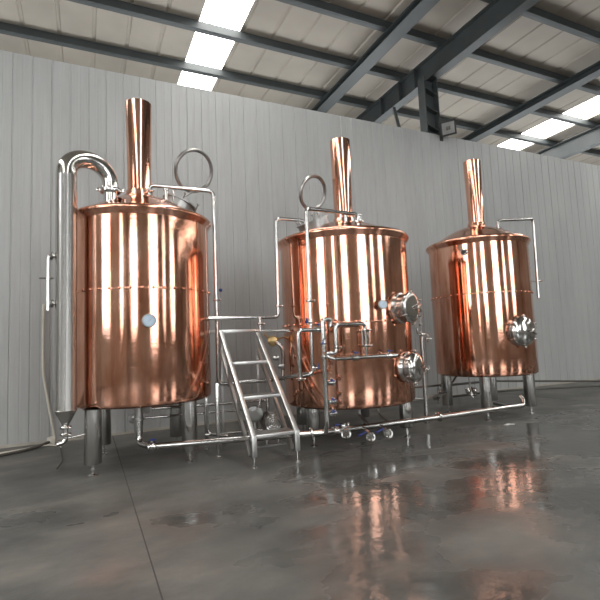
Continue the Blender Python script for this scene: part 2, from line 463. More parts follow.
def make_kettle(K, label, seed):
    x, y, r, zb, zt, zc = (K[k] for k in ('x', 'y', 'r', 'zb', 'zt', 'zc'))
    t = thing('brew_kettle', label, 'brewing kettle', (x, y, 0), 'copper brewing kettles')
    rnd = random.Random(seed)
    bm = NB()
    lathe(bm, (x, y, 0), (0, 0, 1), [(0, zb-0.02), (r-0.10, zb-0.02), (r-0.04, zb-0.012), (r-0.008, zb+0.012), (r, zb+0.05), (r, zb+0.3), (r, (zb+zt)/2), (r, zt-0.3), (r, zt+0.02)], 128)
    obj('shell', bm, 'copper', t)
    bm = NB()
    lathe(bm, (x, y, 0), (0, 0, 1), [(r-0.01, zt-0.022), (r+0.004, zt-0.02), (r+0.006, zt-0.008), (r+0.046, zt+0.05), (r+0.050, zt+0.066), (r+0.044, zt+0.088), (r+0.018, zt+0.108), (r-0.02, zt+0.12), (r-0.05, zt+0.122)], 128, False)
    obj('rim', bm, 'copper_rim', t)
    bm = NB(); pr = [(r-0.02, zt+0.05)]
    for k in range(0, 25):
        d = (r-0.02)*(1-k/24*0.985); pr.append((d, lid_z(K, d)))
    pr.append((0, zc+0.005)); lathe(bm, (x, y, 0), (0, 0, 1), pr, 96, False)
    obj('lid', bm, 'copper_lid', t)
    # flue
    bm = NB(); rb, rt, z1 = K['rb'], K['rt'], K['z1']; z0 = zc-0.06; cx_, cy_ = K.get('fx', x), K.get('fy', y)
    lathe(bm, (cx_, cy_, 0), (0, 0, 1), [(rb, z0), (rb*1.01, z0+0.3), (rt, z1), (rt-0.006, z1), (rb-0.01, z0+0.3)], 48, False)
    obj('flue', bm, 'copper_tube', t)
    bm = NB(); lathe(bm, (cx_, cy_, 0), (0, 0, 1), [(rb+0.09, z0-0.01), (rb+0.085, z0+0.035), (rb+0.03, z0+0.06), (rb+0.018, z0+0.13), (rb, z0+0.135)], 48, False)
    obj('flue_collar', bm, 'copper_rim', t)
    # riveted seam
    sz = K['seam']; bm = NB()
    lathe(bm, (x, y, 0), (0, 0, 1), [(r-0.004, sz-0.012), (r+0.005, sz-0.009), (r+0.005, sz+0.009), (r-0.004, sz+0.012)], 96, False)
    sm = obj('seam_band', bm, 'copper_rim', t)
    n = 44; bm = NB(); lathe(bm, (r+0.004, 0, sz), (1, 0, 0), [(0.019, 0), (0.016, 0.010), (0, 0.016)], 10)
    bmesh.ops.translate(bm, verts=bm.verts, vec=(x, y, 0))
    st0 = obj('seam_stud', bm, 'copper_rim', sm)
    for k in range(n):
        st = st0 if k == 0 else st0.copy()
        if k: COL.objects.link(st); st.parent = sm
        st.rotation_euler = (0, 0, 2*PI*k/n+0.03)
    # legs
    lr = 0.10; q = (r-0.13)*0.7071
    for i, (lx, ly) in enumerate(K.get('legs', [(-q, -q), (q, -q), (-q, q), (q, q)])):
        bm = NB(); zl = K.get('legbot', 0.14)
        lathe(bm, (x+lx, y+ly, 0), (0, 0, 1), [(0, zl), (lr-0.004, zl), (lr, zl+0.006), (lr, zb-0.005), (lr+0.02, zb-0.005)], 28, False)
        lg = obj('leg', bm, 'steel', t)
        bm = NB(); lathe(bm, (x+lx, y+ly, 0), (0, 0, 1), [(0, 0), (0.06, 0.001), (0.06, 0.010), (0.026, 0.022), (0.016, 0.026), (0.016, 0.06), (0.028, 0.062), (0.028, 0.08), (0.016, 0.082), (0.016, zl)], 18, False)
        obj('foot', bm, 'polished', lg)
    return t

def manway(K, az, z, rad, neck, parent, dome=0.07, ring=True):
    """round side door; az in degrees"""
    a = Vector((math.cos(math.radians(az)), math.sin(math.radians(az)), 0)); side = Vector((-a.y, a.x, 0)); up = Vector((0, 0, 1))
    c = Vector((K['x'], K['y'], z)) + a*(K['r']-0.07); L = 0.07+neck
    bm = NB(); lathe(bm, c, a, [(rad+0.03, 0.035), (rad+0.02, 0.10), (rad, 0.11), (rad, L), (rad+0.022, L), (rad+0.022, L+0.012), (rad-0.03, L+0.012)], 40, False)
    mw = obj('manway', bm, 'steel', parent)
    bm = NB(); pr = [(rad+0.018, L+0.013), (rad+0.022, L+0.02), (rad+0.018, L+0.03)]
    for k in range(1, 9): 
        t = k/8*PI/2; pr.append(((rad+0.012)*math.cos(t) if k < 8 else 0, L+0.03+dome*math.sin(t)))
    lathe(bm, c, a, pr, 40, False); obj('manway_door', bm, 'polished', mw)
    for k in range(6):
        an = 2*PI*k/6+0.5; d = math.cos(an)*side+math.sin(an)*up; p = c+a*(L+0.0)+d*(rad+0.035)
        bm = NB(); cyl(bm, p-a*0.03, p+a*0.055, 0.007, seg=8)
        cyl(bm, p+a*0.03, p+a*0.05, 0.016, seg=8); bar(bm, p+a*0.055-d*0.0+side*0.03, p+a*0.055-side*0.03, 0.012, 0.012)
        obj('clamp_bolt', bm, 'polished', mw)
    bm = NB(); e = c+a*(L+0.06)+side*(rad+0.02)
    tube(bm, [c+a*L*0.7+side*(rad+0.01)+up*0.06, e+up*0.06, e-side*(rad*0.9)+a*(dome+0.02)+up*0.0], 0.010, 0.03, 8)
    tube(bm, [c+a*L*0.7+side*(rad+0.01)-up*0.06, e-up*0.06, e-side*(rad*0.9)+a*(dome+0.02)], 0.010, 0.03, 8)
    obj('hinge', bm, 'polished', mw)
    return mw, c, a, side, L

def top_hatch(K, px, py, rad, raise_, parent, ringc, ringR, ring_axis):
    z = lid_z(K, math.hypot(px-K['x'], py-K['y']))+raise_
    out = Vector((px-K['x'], py-K['y'], 0)).normalized(); ax = (Vector((0, 0, 1))+out*0.45).normalized(); c = Vector((px, py, z-0.03))
    bm = NB(); lathe(bm, c, ax, [(rad, -0.16), (rad, 0.06), (rad+0.025, 0.06), (rad+0.025, 0.08), (rad-0.02, 0.08), (rad-0.02, 0.06), (0, 0.055)], 36, False)
    h = obj('hatch_neck', bm, 'dark_steel', parent)
    for k in range(5):
        an = 2*PI*k/5; u, v, a = frame(ax); p = c+a*0.10+(math.cos(an)*u+math.sin(an)*v)*(rad+0.02)
        bm = NB(); cyl(bm, p-a*0.04, p+a*0.06, 0.008, seg=8); lathe(bm, p+a*0.05, a, [(0, 0), (0.02, 0.004), (0.02, 0.02), (0, 0.026)], 10); bar(bm, p+a*0.06-u*0.03, p+a*0.06+u*0.03, 0.012, 0.012)
        obj('wing_nut', bm, 'polished', h)
    bm = NB(); torus(bm, ringc, ring_axis, ringR, 0.032, 48, 10, 0.9)
    lo = Vector(ringc)-Vector((0, 0, ringR)); q = c+ax*0.11-out*rad*0.2
    cyl(bm, lo, q, 0.014, seg=10)
    obj('hatch_ring', bm, 'dark_steel', h, label='open grey ring standing up from the hatch')
    return h

K1 = dict(x=0.725, y=6.82, r=0.925, zb=0.79, zt=3.19, zc=3.67, z1=5.06, rb=0.162, rt=0.182, fx=0.695, seam=2.24, legs=[(-0.655, -0.60), (0.50, -0.60), (-0.5, 0.55), (0.52, 0.50)])
K2 = dict(x=3.785, y=6.40, r=1.012, zb=0.545, zt=2.985, zc=3.39, z1=4.79, rb=0.15, rt=0.168, fx=3.84, seam=1.74, legs=[(-0.84, -0.36), (0.60, -0.62), (-0.55, 0.62), (0.62, 0.60)])
K3 = dict(x=6.90, y=6.56, r=0.905, zb=0.757, zt=3.13, zc=3.58, z1=4.90, rb=0.145, rt=0.165, fx=6.95, seam=2.21, legs=[(-0.52, 0.52), (-0.60, -0.54), (0.50, -0.52), (0.60, 0.45)])
k1 = make_kettle(K1, 'large copper kettle at the left with the tall steel vapour pipe and a round thermometer', 1)
k2 = make_kettle(K2, 'middle copper kettle with two steel side doors behind the pipework', 2)
k3 = make_kettle(K3, 'right-hand copper kettle with one round steel side door and a small sight glass', 3)

# fittings on the kettles
def surf(K, px, py):
    """point of the kettle wall seen in a pixel: walk the ray until it meets the cylinder"""
    d = ((px-300)/FPX*RT - (py-300)/FPX*UP + FW); lo = None
    ox, oy = CAM.x-K['x'], CAM.y-K['y']; A = d.x*d.x+d.y*d.y; B = 2*(ox*d.x+oy*d.y); Cc = ox*ox+oy*oy-K['r']**2
    tt = (-B-math.sqrt(max(0, B*B-4*A*Cc)))/(2*A); p = CAM+d*tt
    return p, Vector((p.x-K['x'], p.y-K['y'], 0)).normalized()
p, a = surf(K1, 148.5, 321); gauge(p, a, 0.078, k1)
p, a = surf(K2, 381, 305); gauge(p, (a+Vector((-0.5, -0.5, 0)))*1, 0.062, k2)
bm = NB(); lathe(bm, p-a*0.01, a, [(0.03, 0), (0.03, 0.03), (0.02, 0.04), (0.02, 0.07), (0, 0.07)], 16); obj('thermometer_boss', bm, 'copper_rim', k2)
manway(K2, -68, 1.915, 0.205, 0.15, k2, 0.03)
manway(K2, -63, 1.055, 0.205, 0.10, k2, 0.09)
manway(K3, -95, 1.51, 0.235, 0.06, k3, 0.08)
p, a = surf(K3, 464, 252)
bm = NB(); lathe(bm, p-a*0.01, a, [(0.062, 0), (0.062, 0.02), (0.05, 0.035), (0.036, 0.037), (0.036, 0.03), (0, 0.03)], 24); sg = obj('sight_glass', bm, 'polished', k3)
bm = NB(); lathe(bm, p+a*0.021, a, [(0.036, 0), (0.036, 0.003), (0, 0.004)], 20); obj('pane', bm, 'black', sg)
for k in range(6):
    u, v, aa = frame(a); an = 2*PI*k/6; bm = NB(); q = p+a*0.022+(math.cos(an)*u+math.sin(an)*v)*0.052; cyl(bm, q, q+a*0.016, 0.007, seg=6); obj('bolt', bm, 'dark_steel', sg)
top_hatch(K1, 1.23, 6.80, 0.235, 0.05, k1, at(194, 171, 7.25), 0.325, (0.33, -0.93, -0.40))
top_hatch(K2, 3.23, 6.30, 0.24, 0.05, k2, at(313, 193, 6.7), 0.275, (0.30, -0.90, -0.35))

# little nozzles on the lids
def nozzle(K, px, py, r, h, parent, mat='polished', name='lid_nozzle'):
    z = lid_z(K, math.hypot(px-K['x'], py-K['y'])); bm = NB()
    lathe(bm, (px, py, z-0.03), (0, 0, 1), [(r, 0), (r, h), (r*1.6, h), (r*1.6, h+0.02), (0, h+0.02)], 16); obj(name, bm, mat, parent)
    return z-0.03+h+0.02
nozzle(K1, 1.02, 6.52, 0.022, 0.16, k1); nozzle(K1, 1.14, 6.60, 0.012, 0.20, k1)
nozzle(K2, 3.62, 5.98, 0.03, 0.16, k2); nozzle(K2, 3.85, 5.95, 0.03, 0.12, k2)
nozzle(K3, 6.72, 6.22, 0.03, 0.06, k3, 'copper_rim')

# ------------------------------------------------------------------ vapour condenser at the left
CX, CY = -0.225, 6.22
t = thing('vapour_condenser', 'tall polished steel vapour pipe standing left of the left kettle, bent over onto its lid', 'vapour pipe', (CX, CY, 0))
bm = NB(); lathe(bm, (CX, CY, 0), (0, 0, 1), [(0.128, 0.80), (0.122, 0.805), (0.122, 3.66), (0.125, 3.665)], 36, False); obj('column_pipe', bm, 'satin', t)
bm = NB(); ex, ey = 0.285, 6.38; pts = []; rad = []
pts.append(Vector((CX, CY, 3.655))); rad.append(0.122)
cx_, cy_ = (CX+ex)/2, (CY+ey)/2
for k in range(0, 19):
    th = PI - PI*k/18*1.0; s = (1+math.cos(th))/2
    pts.append(Vector((CX+(ex-CX)*s, CY+(ey-CY)*s, 3.70+0.245*math.sin(th) - 0.04*s))); rad.append(0.120-0.022*s)
pts.append(Vector((ex, ey, 3.60))); rad.append(0.098)
tube(bm, pts, 0.12, 0, 28, radii=rad); obj('elbow', bm, 'polished', t)
bm = NB(); lathe(bm, (ex, ey, 3.575), (0, 0, 1), [(0.09, -0.03), (0.125, -0.028), (0.135, 0), (0.125, 0.03), (0.095, 0.032)], 28); boxm(bm, (ex-0.14, ey-0.02, 3.575), (0.03, 0.015, 0.02), None, 0.004); boxm(bm, (ex+0.14, ey-0.04, 3.575), (0.03, 0.015, 0.02), None, 0.004); obj('clamp', bm, 'polished', t)
bm = NB(); lathe(bm, (ex, ey, 0), (0, 0, 1), [(0.085, 3.30), (0.085, 3.56)], 28); obj('neck', bm, 'polished', t)
bm = NB(); lathe(bm, (CX, CY, 0), (0, 0, 1), [(0.126, 0.80), (0.122, 0.79), (0.035, 0.625), (0.030, 0.60)], 32); obj('bottom_cone', bm, 'steel', t)
bm = NB(); e2 = at(57, 443, 6.3); tube(bm, [(CX, CY, 0.61), (CX, CY, e2.z+0.02), (e2.x, CY-0.02, e2.z)], 0.030, 0.12, 16); obj('drain_pipe', bm, 'polished', t)
clamp('clamp', (CX, CY, 0.52), (0, 0, 1), 0.032, t); clamp('clamp', (CX, CY, 0.60), (0, 0, 1), 0.032, t)
bm = NB(); cyl(bm, (CX, CY, 0.47), (0.10-0.10, 6.20, 0.50), 0.012, seg=10); obj('support_arm', bm, 'polished', t)
# bypass pipe with a cock on its left
A = at(60, 257, 6.25); B = at(48.5, 257, 6.25); Cc = at(48.3, 311, 6.25); D = at(60, 304, 6.25)
bm = NB(); tube(bm, [(CX-0.11, CY, A.z), (B.x, CY-0.02, A.z), (Cc.x, CY-0.02, Cc.z)], 0.022, 0.07, 14); by = obj('bypass_pipe', bm, 'polished', t)
bm = NB(); cyl(bm, (CX-0.11, CY, D.z), (B.x, CY-0.02, D.z), 0.02, seg=14); obj('bypass_branch', bm, 'polished', by)
clamp('clamp', (CX-0.155, CY-0.01, A.z), (1, 0, 0), 0.024, by); clamp('clamp', (CX-0.15, CY-0.01, D.z), (1, 0, 0), 0.024, by)
hz = at(48, 279, 6.25).z; bm = NB(); cyl(bm, (B.x-0.09, CY-0.04, hz), (B.x+0.06, CY-0.04, hz), 0.009, seg=8); lathe(bm, (B.x, CY-0.02, hz), (0, 0, 1), [(0.02, -0.03), (0.03, -0.02), (0.03, 0.02), (0.02, 0.03)], 14); obj('cock', bm, 'polished', by)

# ------------------------------------------------------------------ pipework
def V(p, **k):
    q = Vector(p)
    for a_, v_ in k.items(): setattr(q, a_, v_)
    return q
# P1: cleaning pipe over the left kettle
Y1 = 6.6
a0, a1, a2, a3 = at(149, 192, Y1), at(149, 185, Y1), at(213.5, 191, Y1), at(218.5, 384, Y1)
zl = lid_z(K1, math.hypot(a0.x-K1['x'], Y1-K1['y']))
t = thing('cleaning_pipe', 'thin steel pipe arching from the left kettle lid down to the ladder', 'pipe', (a2.x, Y1, 0.9), 'steel cleaning pipes')
bm = NB(); tube(bm, [(a1.x, Y1, zl-0.03), (a1.x, Y1, a1.z), (a2.x, Y1, a1.z+0.0), (a2.x, Y1, 0.93), (1.95, 6.62, 0.93), (2.52, 6.5, 0.94), (2.66, 5.62, 1.06), (2.70, 5.50, 1.06)], 0.027, 0.09); obj('tube', bm, 'pipe', t)
clamp('clamp', (a2.x, Y1, at(217, 300, Y1).z), (0, 0, 1), 0.024, t)
clamp('clamp', (a1.x, Y1, zl+0.05), (0, 0, 1), 0.024, t)
clamp('clamp', (2.38-0.5, 6.63, 0.93), (1, 0, 0), 0.024, t)
# P2: link pipe from left kettle to middle kettle top
Y2 = 6.4
b1, b2, b3 = at(205, 317, 6.45), at(278.5, 317, Y2), at(278, 218.5, Y2)
t = thing('link_pipe', 'thin steel pipe leaving the left kettle and rising behind to the middle kettle lid', 'pipe', (b2.x, Y2, b2.z))
zl = lid_z(K2, math.hypot(3.2-K2['x'], 0))
bm = NB(); tube(bm, [(1.55, 6.45, b2.z), (b2.x, Y2, b2.z), (b2.x+0.02, Y2, b3.z), (3.12, Y2, b3.z), (3.12, Y2, zl-0.06)], 0.026, 0.08); obj('tube', bm, 'pipe', t)
clamp('clamp', (b2.x+0.005, Y2, at(281, 306, Y2).z), (0, 0, 1), 0.024, t)
c3 = at(260, 322, Y2); bm = NB(); cyl(bm, (c3.x, Y2, b2.z), (c3.x, Y2, b2.z-0.19), 0.018); tk = obj('branch', bm, 'pipe', t)
clamp('clamp', (c3.x, Y2, b2.z-0.10), (0, 0, 1), 0.022, tk)
# P3: cleaning pipe of the middle kettle
Y3 = 5.5
d0, d1, d2, d3 = at(307, 208.5, Y3), at(357.5, 213, Y3), at(359, 222, Y3), at(311.5, 350, Y3)
t = thing('cleaning_pipe', 'thin steel pipe arching in front of the middle kettle from its lid', 'pipe', (d3.x, Y3, 1.0), 'steel cleaning pipes')
zl = lid_z(K2, math.hypot(d1.x-K2['x'], Y3-K2['y']))
bm = NB(); tube(bm, [(d1.x, Y3, zl-0.05), (d1.x, Y3, d1.z-0.02), (d3.x+0.01, Y3, d0.z), (d3.x, Y3, 1.06), (2.55, Y3, 1.05)], 0.027, 0.08); obj('tube', bm, 'pipe', t)
clamp('clamp', (d1.x, Y3, zl+0.05), (0, 0, 1), 0.024, t); clamp('clamp', (d3.x+0.003, Y3, at(310, 301, Y3).z), (0, 0, 1), 0.024, t)
valve((d3.x, Y3, at(311, 322, Y3).z), (0, 0, 1), 0.020, t, (-1, -0.3, 0))
valve((d3.x+0.01, Y3, 1.14), (0, 0, 1), 0.020, t, (1, -0.5, 0))
# P8: rounded pipe loop between ladder top and riser
e0, e1, e2, e3 = at(324, 329.5, 5.42), at(298, 331, 5.42), at(297, 381, 5.42), at(262, 331, 6.5)
t = thing('loop_pipe', 'square-bent steel pipe between the ladder and the upright riser', 'pipe', (e2.x, 5.42, 1.1))
bm = NB(); tube(bm, [(e0.x+0.02, 5.42, e0.z), (e1.x, 5.42, e0.z), (e1.x, 5.42, e2.z)], 0.028, 0.07); obj('tube', bm, 'pipe', t)
valve((e0.x-0.09, 5.42, e0.z), (1, 0, 0), 0.021, t, (0, -0.2, 1)); clamp('clamp', (e1.x, 5.42, e2.z+0.02), (0, 0, 1), 0.024, t)
bm = NB(); q0, q1 = at(256, 331, 6.7), at(292, 331, 6.35); tube(bm, [q0, q1, q1+Vector((0.04, 0.02, -0.3))], 0.02, 0.06); tag(obj('side_pipe', bm, 'pipe', None, origin=q0), 'short steel pipe behind the ladder top reaching the middle kettle', 'pipe')
# P4 riser
Y4 = 5.38
f0, f1, f2 = at(323, 318.5, Y4), at(332, 320, Y4), at(327, 431, Y4)
rx = at(325, 380, Y4).x; zman = 0.30
t = thing('riser_pipe', 'upright steel riser pipe in front of the middle kettle with a hooked top', 'pipe', (rx, Y4, zman))
bm = NB(); tube(bm, [(rx, 5.44, 0.30), (rx, Y4, 0.42), (rx, Y4, f0.z-0.01), (rx+0.13, Y4+0.02, f0.z-0.01), (rx+0.13, Y4+0.02, f0.z-0.10)], 0.033, 0.06); obj('tube', bm, 'pipe', t)
for py_ in (343,): valve((rx, Y4, at(323, py_, Y4).z), (0, 0, 1), 0.026, t, (-0.6, -1, 0))
clamp('clamp', (rx, Y4, at(323, 357, Y4).z), (0, 0, 1), 0.028, t)
clamp('clamp', (rx+0.13, Y4+0.02, f0.z-0.10), (0, 0, 1), 0.027, t)
for py_ in (383, 402, 414):
    zz = at(327, py_, Y4).z; bm = NB(); tube(bm, [(rx, Y4, zz), (rx+0.13, Y4, zz)], 0.02, 0); br = obj('branch', bm, 'pipe', t); clamp('clamp', (rx+0.12, Y4, zz), (1, 0, 0), 0.022, br)
    valve((rx+0.07, Y4, zz), (1, 0, 0), 0.018, br, (-0.2, -1, 0.6))
# P5/P6 loop with flow glass
Y5 = 5.28
g = [at(*p, Y5) for p in ((326, 353.5), (336.5, 352), (337.5, 324.5), (364, 323.5), (366.5, 357), (329, 358.5), (397, 358.5))]
t = thing('sampling_loop', 'bent steel pipe loop with a flow glass in front of the middle kettle', 'pipe', (g[4].x, Y5, g[4].z))
gx = g[4].x; gz = g[4].z
bm = NB(); tube(bm, [(rx, Y4, g[0].z), (rx+0.03, Y5, g[0].z), (g[1].x, Y5, g[0].z), (g[1].x, Y5, g[2].z), (gx, Y5, g[2].z), (gx, Y5, at(366, 330, Y5).z)], 0.028, 0.07); obj('upper_tube', bm, 'pipe', t)
bm = NB(); zt_, zb_ = at(366, 331, Y5).z, at(366, 345, Y5).z
cyl(bm, (gx, Y5, zb_), (gx, Y5, zt_), 0.047, seg=20); sg = obj('flow_glass', bm, 'glass', t)
bm = NB(); cyl(bm, (gx, Y5, zb_+0.002), (gx, Y5, zt_-0.002), 0.014, seg=12)
for s_ in (-1, 1):
    cyl(bm, (gx+s_*0.056, Y5-0.01, zb_-0.02), (gx+s_*0.056, Y5-0.01, zt_+0.02), 0.007, seg=6)
obj('tie_bolt', bm, 'pipe', sg)
clamp('clamp', (gx, Y5, zt_+0.01), (0, 0, 1), 0.030, t); clamp('clamp', (gx, Y5, zb_-0.01), (0, 0, 1), 0.030, t)
bm = NB(); cyl(bm, (gx, Y5, gz), (gx, Y5, zb_), 0.022); obj('lower_tube', bm, 'pipe', t)
bm = NB(); tube(bm, [(rx+0.02, Y4-0.02, gz+0.07), (rx+0.06, Y5, gz), (g[6].x, Y5, gz-0.0)], 0.026, 0.06); lo = obj('bottom_tube', bm, 'pipe', t)
valve((at(355, 358, Y5).x, Y5, gz), (1, 0, 0), 0.021, t, (0, -0.3, 1)); valve((at(388, 357, Y5).x, Y5, gz), (1, 0, 0), 0.021, t, (0, -0.3, 1))
clamp('clamp', (g[1].x, Y5, g[0].z+0.07), (0, 0, 1), 0.024, t)

# P7: floor manifold from the left kettle to the right kettle
mz = 0.30
t = thing('floor_manifold', 'long steel pipe running low in front of all three kettles', 'pipe', (3.0, 5.45, 0))
pl = [(0.60, 6.35, K1['zb']+0.0), (0.60, 6.35, 0.36), (0.66, 5.97, mz), (1.74, 5.70, mz), (2.86, 5.45, mz), (3.45, 5.36, mz), (4.72, 5.42, mz), (6.35, 5.50, mz)]
pl = [(0.60, 6.30, 0.80), (0.60, 6.27, 0.30), (0.70, 5.98, mz), (2.84, 5.45, mz), (6.40, 5.42, mz)]
bm = NB(); tube(bm, pl, 0.038, 0.10, 18); obj('main_tube', bm, 'pipe', t)
bm = NB(); tube(bm, [(6.37, 5.42, mz), (6.48, 5.42, mz), (6.56, 5.50, mz+0.09), (6.58, 5.56, mz+0.12)], 0.034, 0.08, 14); obj('riser_end', bm, 'pipe', t)
bm = NB(); lathe(bm, (0.60, 6.30, 0.38), (0, 0, 1), [(0.052, 0), (0.052, 0.42)], 20); lathe(bm, (0.60, 6.30, 0.60), (0, 0, 1), [(0.078, -0.012), (0.078, 0.012)], 20); obj('outlet_pipe', bm, 'dark_steel', t)
valve((0.72, 5.975, mz), (1, -0.22, 0), 0.03, t, (0, -0.1, 1))
clamp('clamp', (4.72, 5.435, mz), (1, 0, 0), 0.033, t); clamp('clamp', (2.65, 5.50, mz), (1, -0.25, 0), 0.033, t)
valve((2.98, 5.45, mz), (1, 0, 0), 0.03, t, (0, -0.2, 1)); 
for px_, py_ in ((346, 434), (370.5, 437), (388, 433.5)):
    q = at(px_, py_, 5.20); bx = q.x+0.03
    bm = NB(); tube(bm, [(bx, 5.45, mz), (bx, 5.32, mz-0.02), (q.x, 5.20, q.z)], 0.024, 0.05); o_ = obj('outlet_port', bm, 'pipe', t)
    bm = NB(); dirv = Vector((-0.35, -0.9, 0)); lathe(bm, q, dirv, [(0.026, -0.02), (0.062, -0.016), (0.066, 0), (0.062, 0.016), (0.044, 0.018), (0.040, 0.004), (0.030, -0.004), (0.028, 0.012), (0, 0.012)], 26); obj('ferrule', bm, 'polished', o_)
    if px_ > 350:
        bm = NB(); bar(bm, q+Vector((-0.02, 0.07, 0.06)), q+Vector((-0.17, 0.02, 0.03)), 0.028, 0.018); obj('valve_handle', bm, 'blue', o_, label='blue valve lever')
    else:
        valve((bx+0.07, 5.43, mz+0.05), (0, 0, 1), 0.024, o_, (0.4, -1, 0), 'pipe')
# drops from the middle kettle to the manifold
for i, px_ in enumerate((362, 381)):
    q = at(px_, 425, 5.7); bm = NB(); tube(bm, [(q.x, 5.75, K2['zb']+0.01), (q.x, 5.75, 0.40), (q.x-0.02, 5.43, mz)], 0.014 if i else 0.022, 0.06); obj('kettle_drop', bm, 'dark_steel', t)

# P9: overflow pipe of right kettle
Y9 = 6.30
h0, h1, h2, h3 = at(496.5, 226, Y9), at(497.5, 220.5, Y9), at(533, 219, Y9), at(538.5, 298, Y9)
t = thing('cleaning_pipe', 'thin steel pipe arching from the right kettle lid and hanging open at its right', 'pipe', (h2.x, Y9, h3.z), 'steel cleaning pipes')
zl = lid_z(K3, math.hypot(h1.x-K3['x'], Y9-K3['y']))
bm = NB(); tube(bm, [(h1.x, Y9, zl-0.04), (h1.x, Y9, h1.z), (h2.x, Y9, h2.z), (h3.x, Y9, h3.z)], 0.029, 0.09); obj('tube', bm, 'pipe', t)
zz = at(537, 281, Y9).z; clamp('clamp', (h2.x-0.005, Y9, zz), (0, 0, 1), 0.026, t)
bm = NB(); cyl(bm, (K3['x']+K3['r']*0.93, 6.3, zz), (h2.x, Y9, zz), 0.009, seg=8); obj('support_arm', bm, 'pipe', t)
clamp('clamp', (h1.x, Y9, zl+0.03), (0, 0, 1), 0.026, t)

# P10: valve post between the middle and the right kettle
pX, pY = 5.335, 6.465
t = thing('valve_post', 'slim upright steel post with valves on top between the middle and right kettles', 'post', (pX, pY, 0))
ztp = at(428, 334, pY).z
bm = NB(); cyl(bm, (pX, pY, 0.03), (pX, pY, ztp), 0.035, seg=18); lathe(bm, (pX, pY, 0), (0, 0, 1), [(0.05, 0), (0.05, 0.01), (0.015, 0.02), (0.015, 0.05)], 16); obj('upright', bm, 'steel', t)
bm = NB(); cyl(bm, (pX, pY, ztp), (pX, pY, ztp+0.16), 0.018, seg=12); ball(bm, (pX, pY, ztp+0.17), 0.035); cyl(bm, (pX, pY, ztp+0.2), (pX, pY, ztp+0.30), 0.012, seg=10); obj('vent_head', bm, 'dark_steel', t)
bm = NB(); tube(bm, [(pX-0.12, pY-0.05, ztp+0.10), (pX-0.12, pY-0.05, ztp), (pX+0.10, pY-0.05, ztp), (pX+0.10, pY-0.05, ztp-0.14)], 0.016, 0.04); cr = obj('cross_pipe', bm, 'polished', t)
clamp('clamp', (pX-0.03, pY-0.05, ztp), (1, 0, 0), 0.02, cr); clamp('clamp', (pX+0.08, pY-0.05, ztp-0.08), (0, 0, 1), 0.02, cr)
valve((pX+0.01, pY-0.03, 0.92), (0, 0, 1), 0.024, t, (1, -0.4, 0), 'dark_steel')
bm = NB(); tube(bm, [(pX-0.55, pY+0.15, 0.42), (pX+0.02, pY, 0.42), (5.95, 6.62, 0.46)], 0.018, 0.03); obj('low_rail', bm, 'dark_steel', t)
t2 = thing('steam_pipe', 'low steel pipe with round valves between the valve post and the right kettle', 'pipe', (5.6, 7.0, 0.4))
bm = NB(); q0 = at(433, 386, 7.3); q1 = at(452, 383, 7.3); tube(bm, [q0+Vector((-0.5, 0.1, 0.0)), q0, q1, V(q1, z=K3['zb']+0.02, x=q1.x+0.25)], 0.02, 0.05); obj('tube', bm, 'pipe', t2)
valve(at(441, 392, 7.28), (0, 0, 1), 0.035, t2, (0.3, -1, 0), 'dark_steel'); valve(at(436, 397, 7.28), (1, 0, 0), 0.03, t2, (0, -1, 0.3), 'dark_steel')
bm = NB(); cyl(bm, at(438, 385, 7.3), at(438, 404, 7.3), 0.018, seg=10); cyl(bm, at(444, 385, 7.3), at(444, 404, 7.3), 0.014, seg=10); obj('stub', bm, 'pipe', t2)

# P11: drain with valve under right kettle, and pipes to the right
q = at(470, 378, 6.25)
t = thing('drain_valve', 'small steel drain with a cross valve hanging under the right kettle', 'valve', (q.x, 6.25, 0.6))
zv = at(470, 391, 6.25).z
bm = NB(); tube(bm, [(q.x-0.03, 6.25, K3['zb']+0.01), (q.x, 6.25, zv), (q.x+0.01, 6.22, zv-0.12)], 0.014, 0.03); cyl(bm, (q.x-0.12, 6.24, zv), (q.x+0.14, 6.26, zv+0.01), 0.02, seg=12); obj('tube', bm, 'pipe', t)
clamp('clamp', (q.x-0.08, 6.24, zv), (1, 0, 0), 0.025, t); clamp('clamp', (q.x+0.08, 6.25, zv), (1, 0, 0), 0.025, t); clamp('clamp', (q.x, 6.24, zv-0.07), (0, 0, 1), 0.022, t)
for i, (ya, yb, r_, lab) in enumerate(((382.5, 388.5, 0.024, 'upper of two dark pipes running right from under the right kettle along the floor'), (391, 398.5, 0.022, 'lower of two dark pipes running right from under the right kettle along the floor'))):
    A_, B_ = at(490, ya-2.5, 7.45-0.45*i), at(537, ya+0.8, 7.75-0.4*i); z_ = 0.30-0.12*i
    bm = NB(); y_ = 7.5-0.35*i
    pa, pb = at(478, ya-3, y_), at(640, yb+3.5, y_+0.0)
    pb = Vector((13.6, y_+(0.2 if i == 0 else -0.1), 0.03))
    pa.z = (0.46, 0.28)[i]
    tube(bm, [V(pa, x=6.6), V(pa, x=8.0), pb], r_, 0.3, 12); tg = tag(obj('floor_pipe', bm, 'hose', None, origin=pb), lab, 'pipe')
    for xx in (7.75,):
        clamp('clamp', (xx, y_, pa.z), (1, 0, 0), r_, tg)
bm = NB(); q0, q1 = at(500, 404, 6.6), at(518, 410, 5.98)
bar(bm, at(491, 402, 6.9), at(513, 408, 6.25), 0.06, 0.05); tag(obj('box_rail', bm, 'dark_steel', None, origin=at(500, 405, 6.6)), 'short dark box rail low between the legs of the right kettle', 'rail')

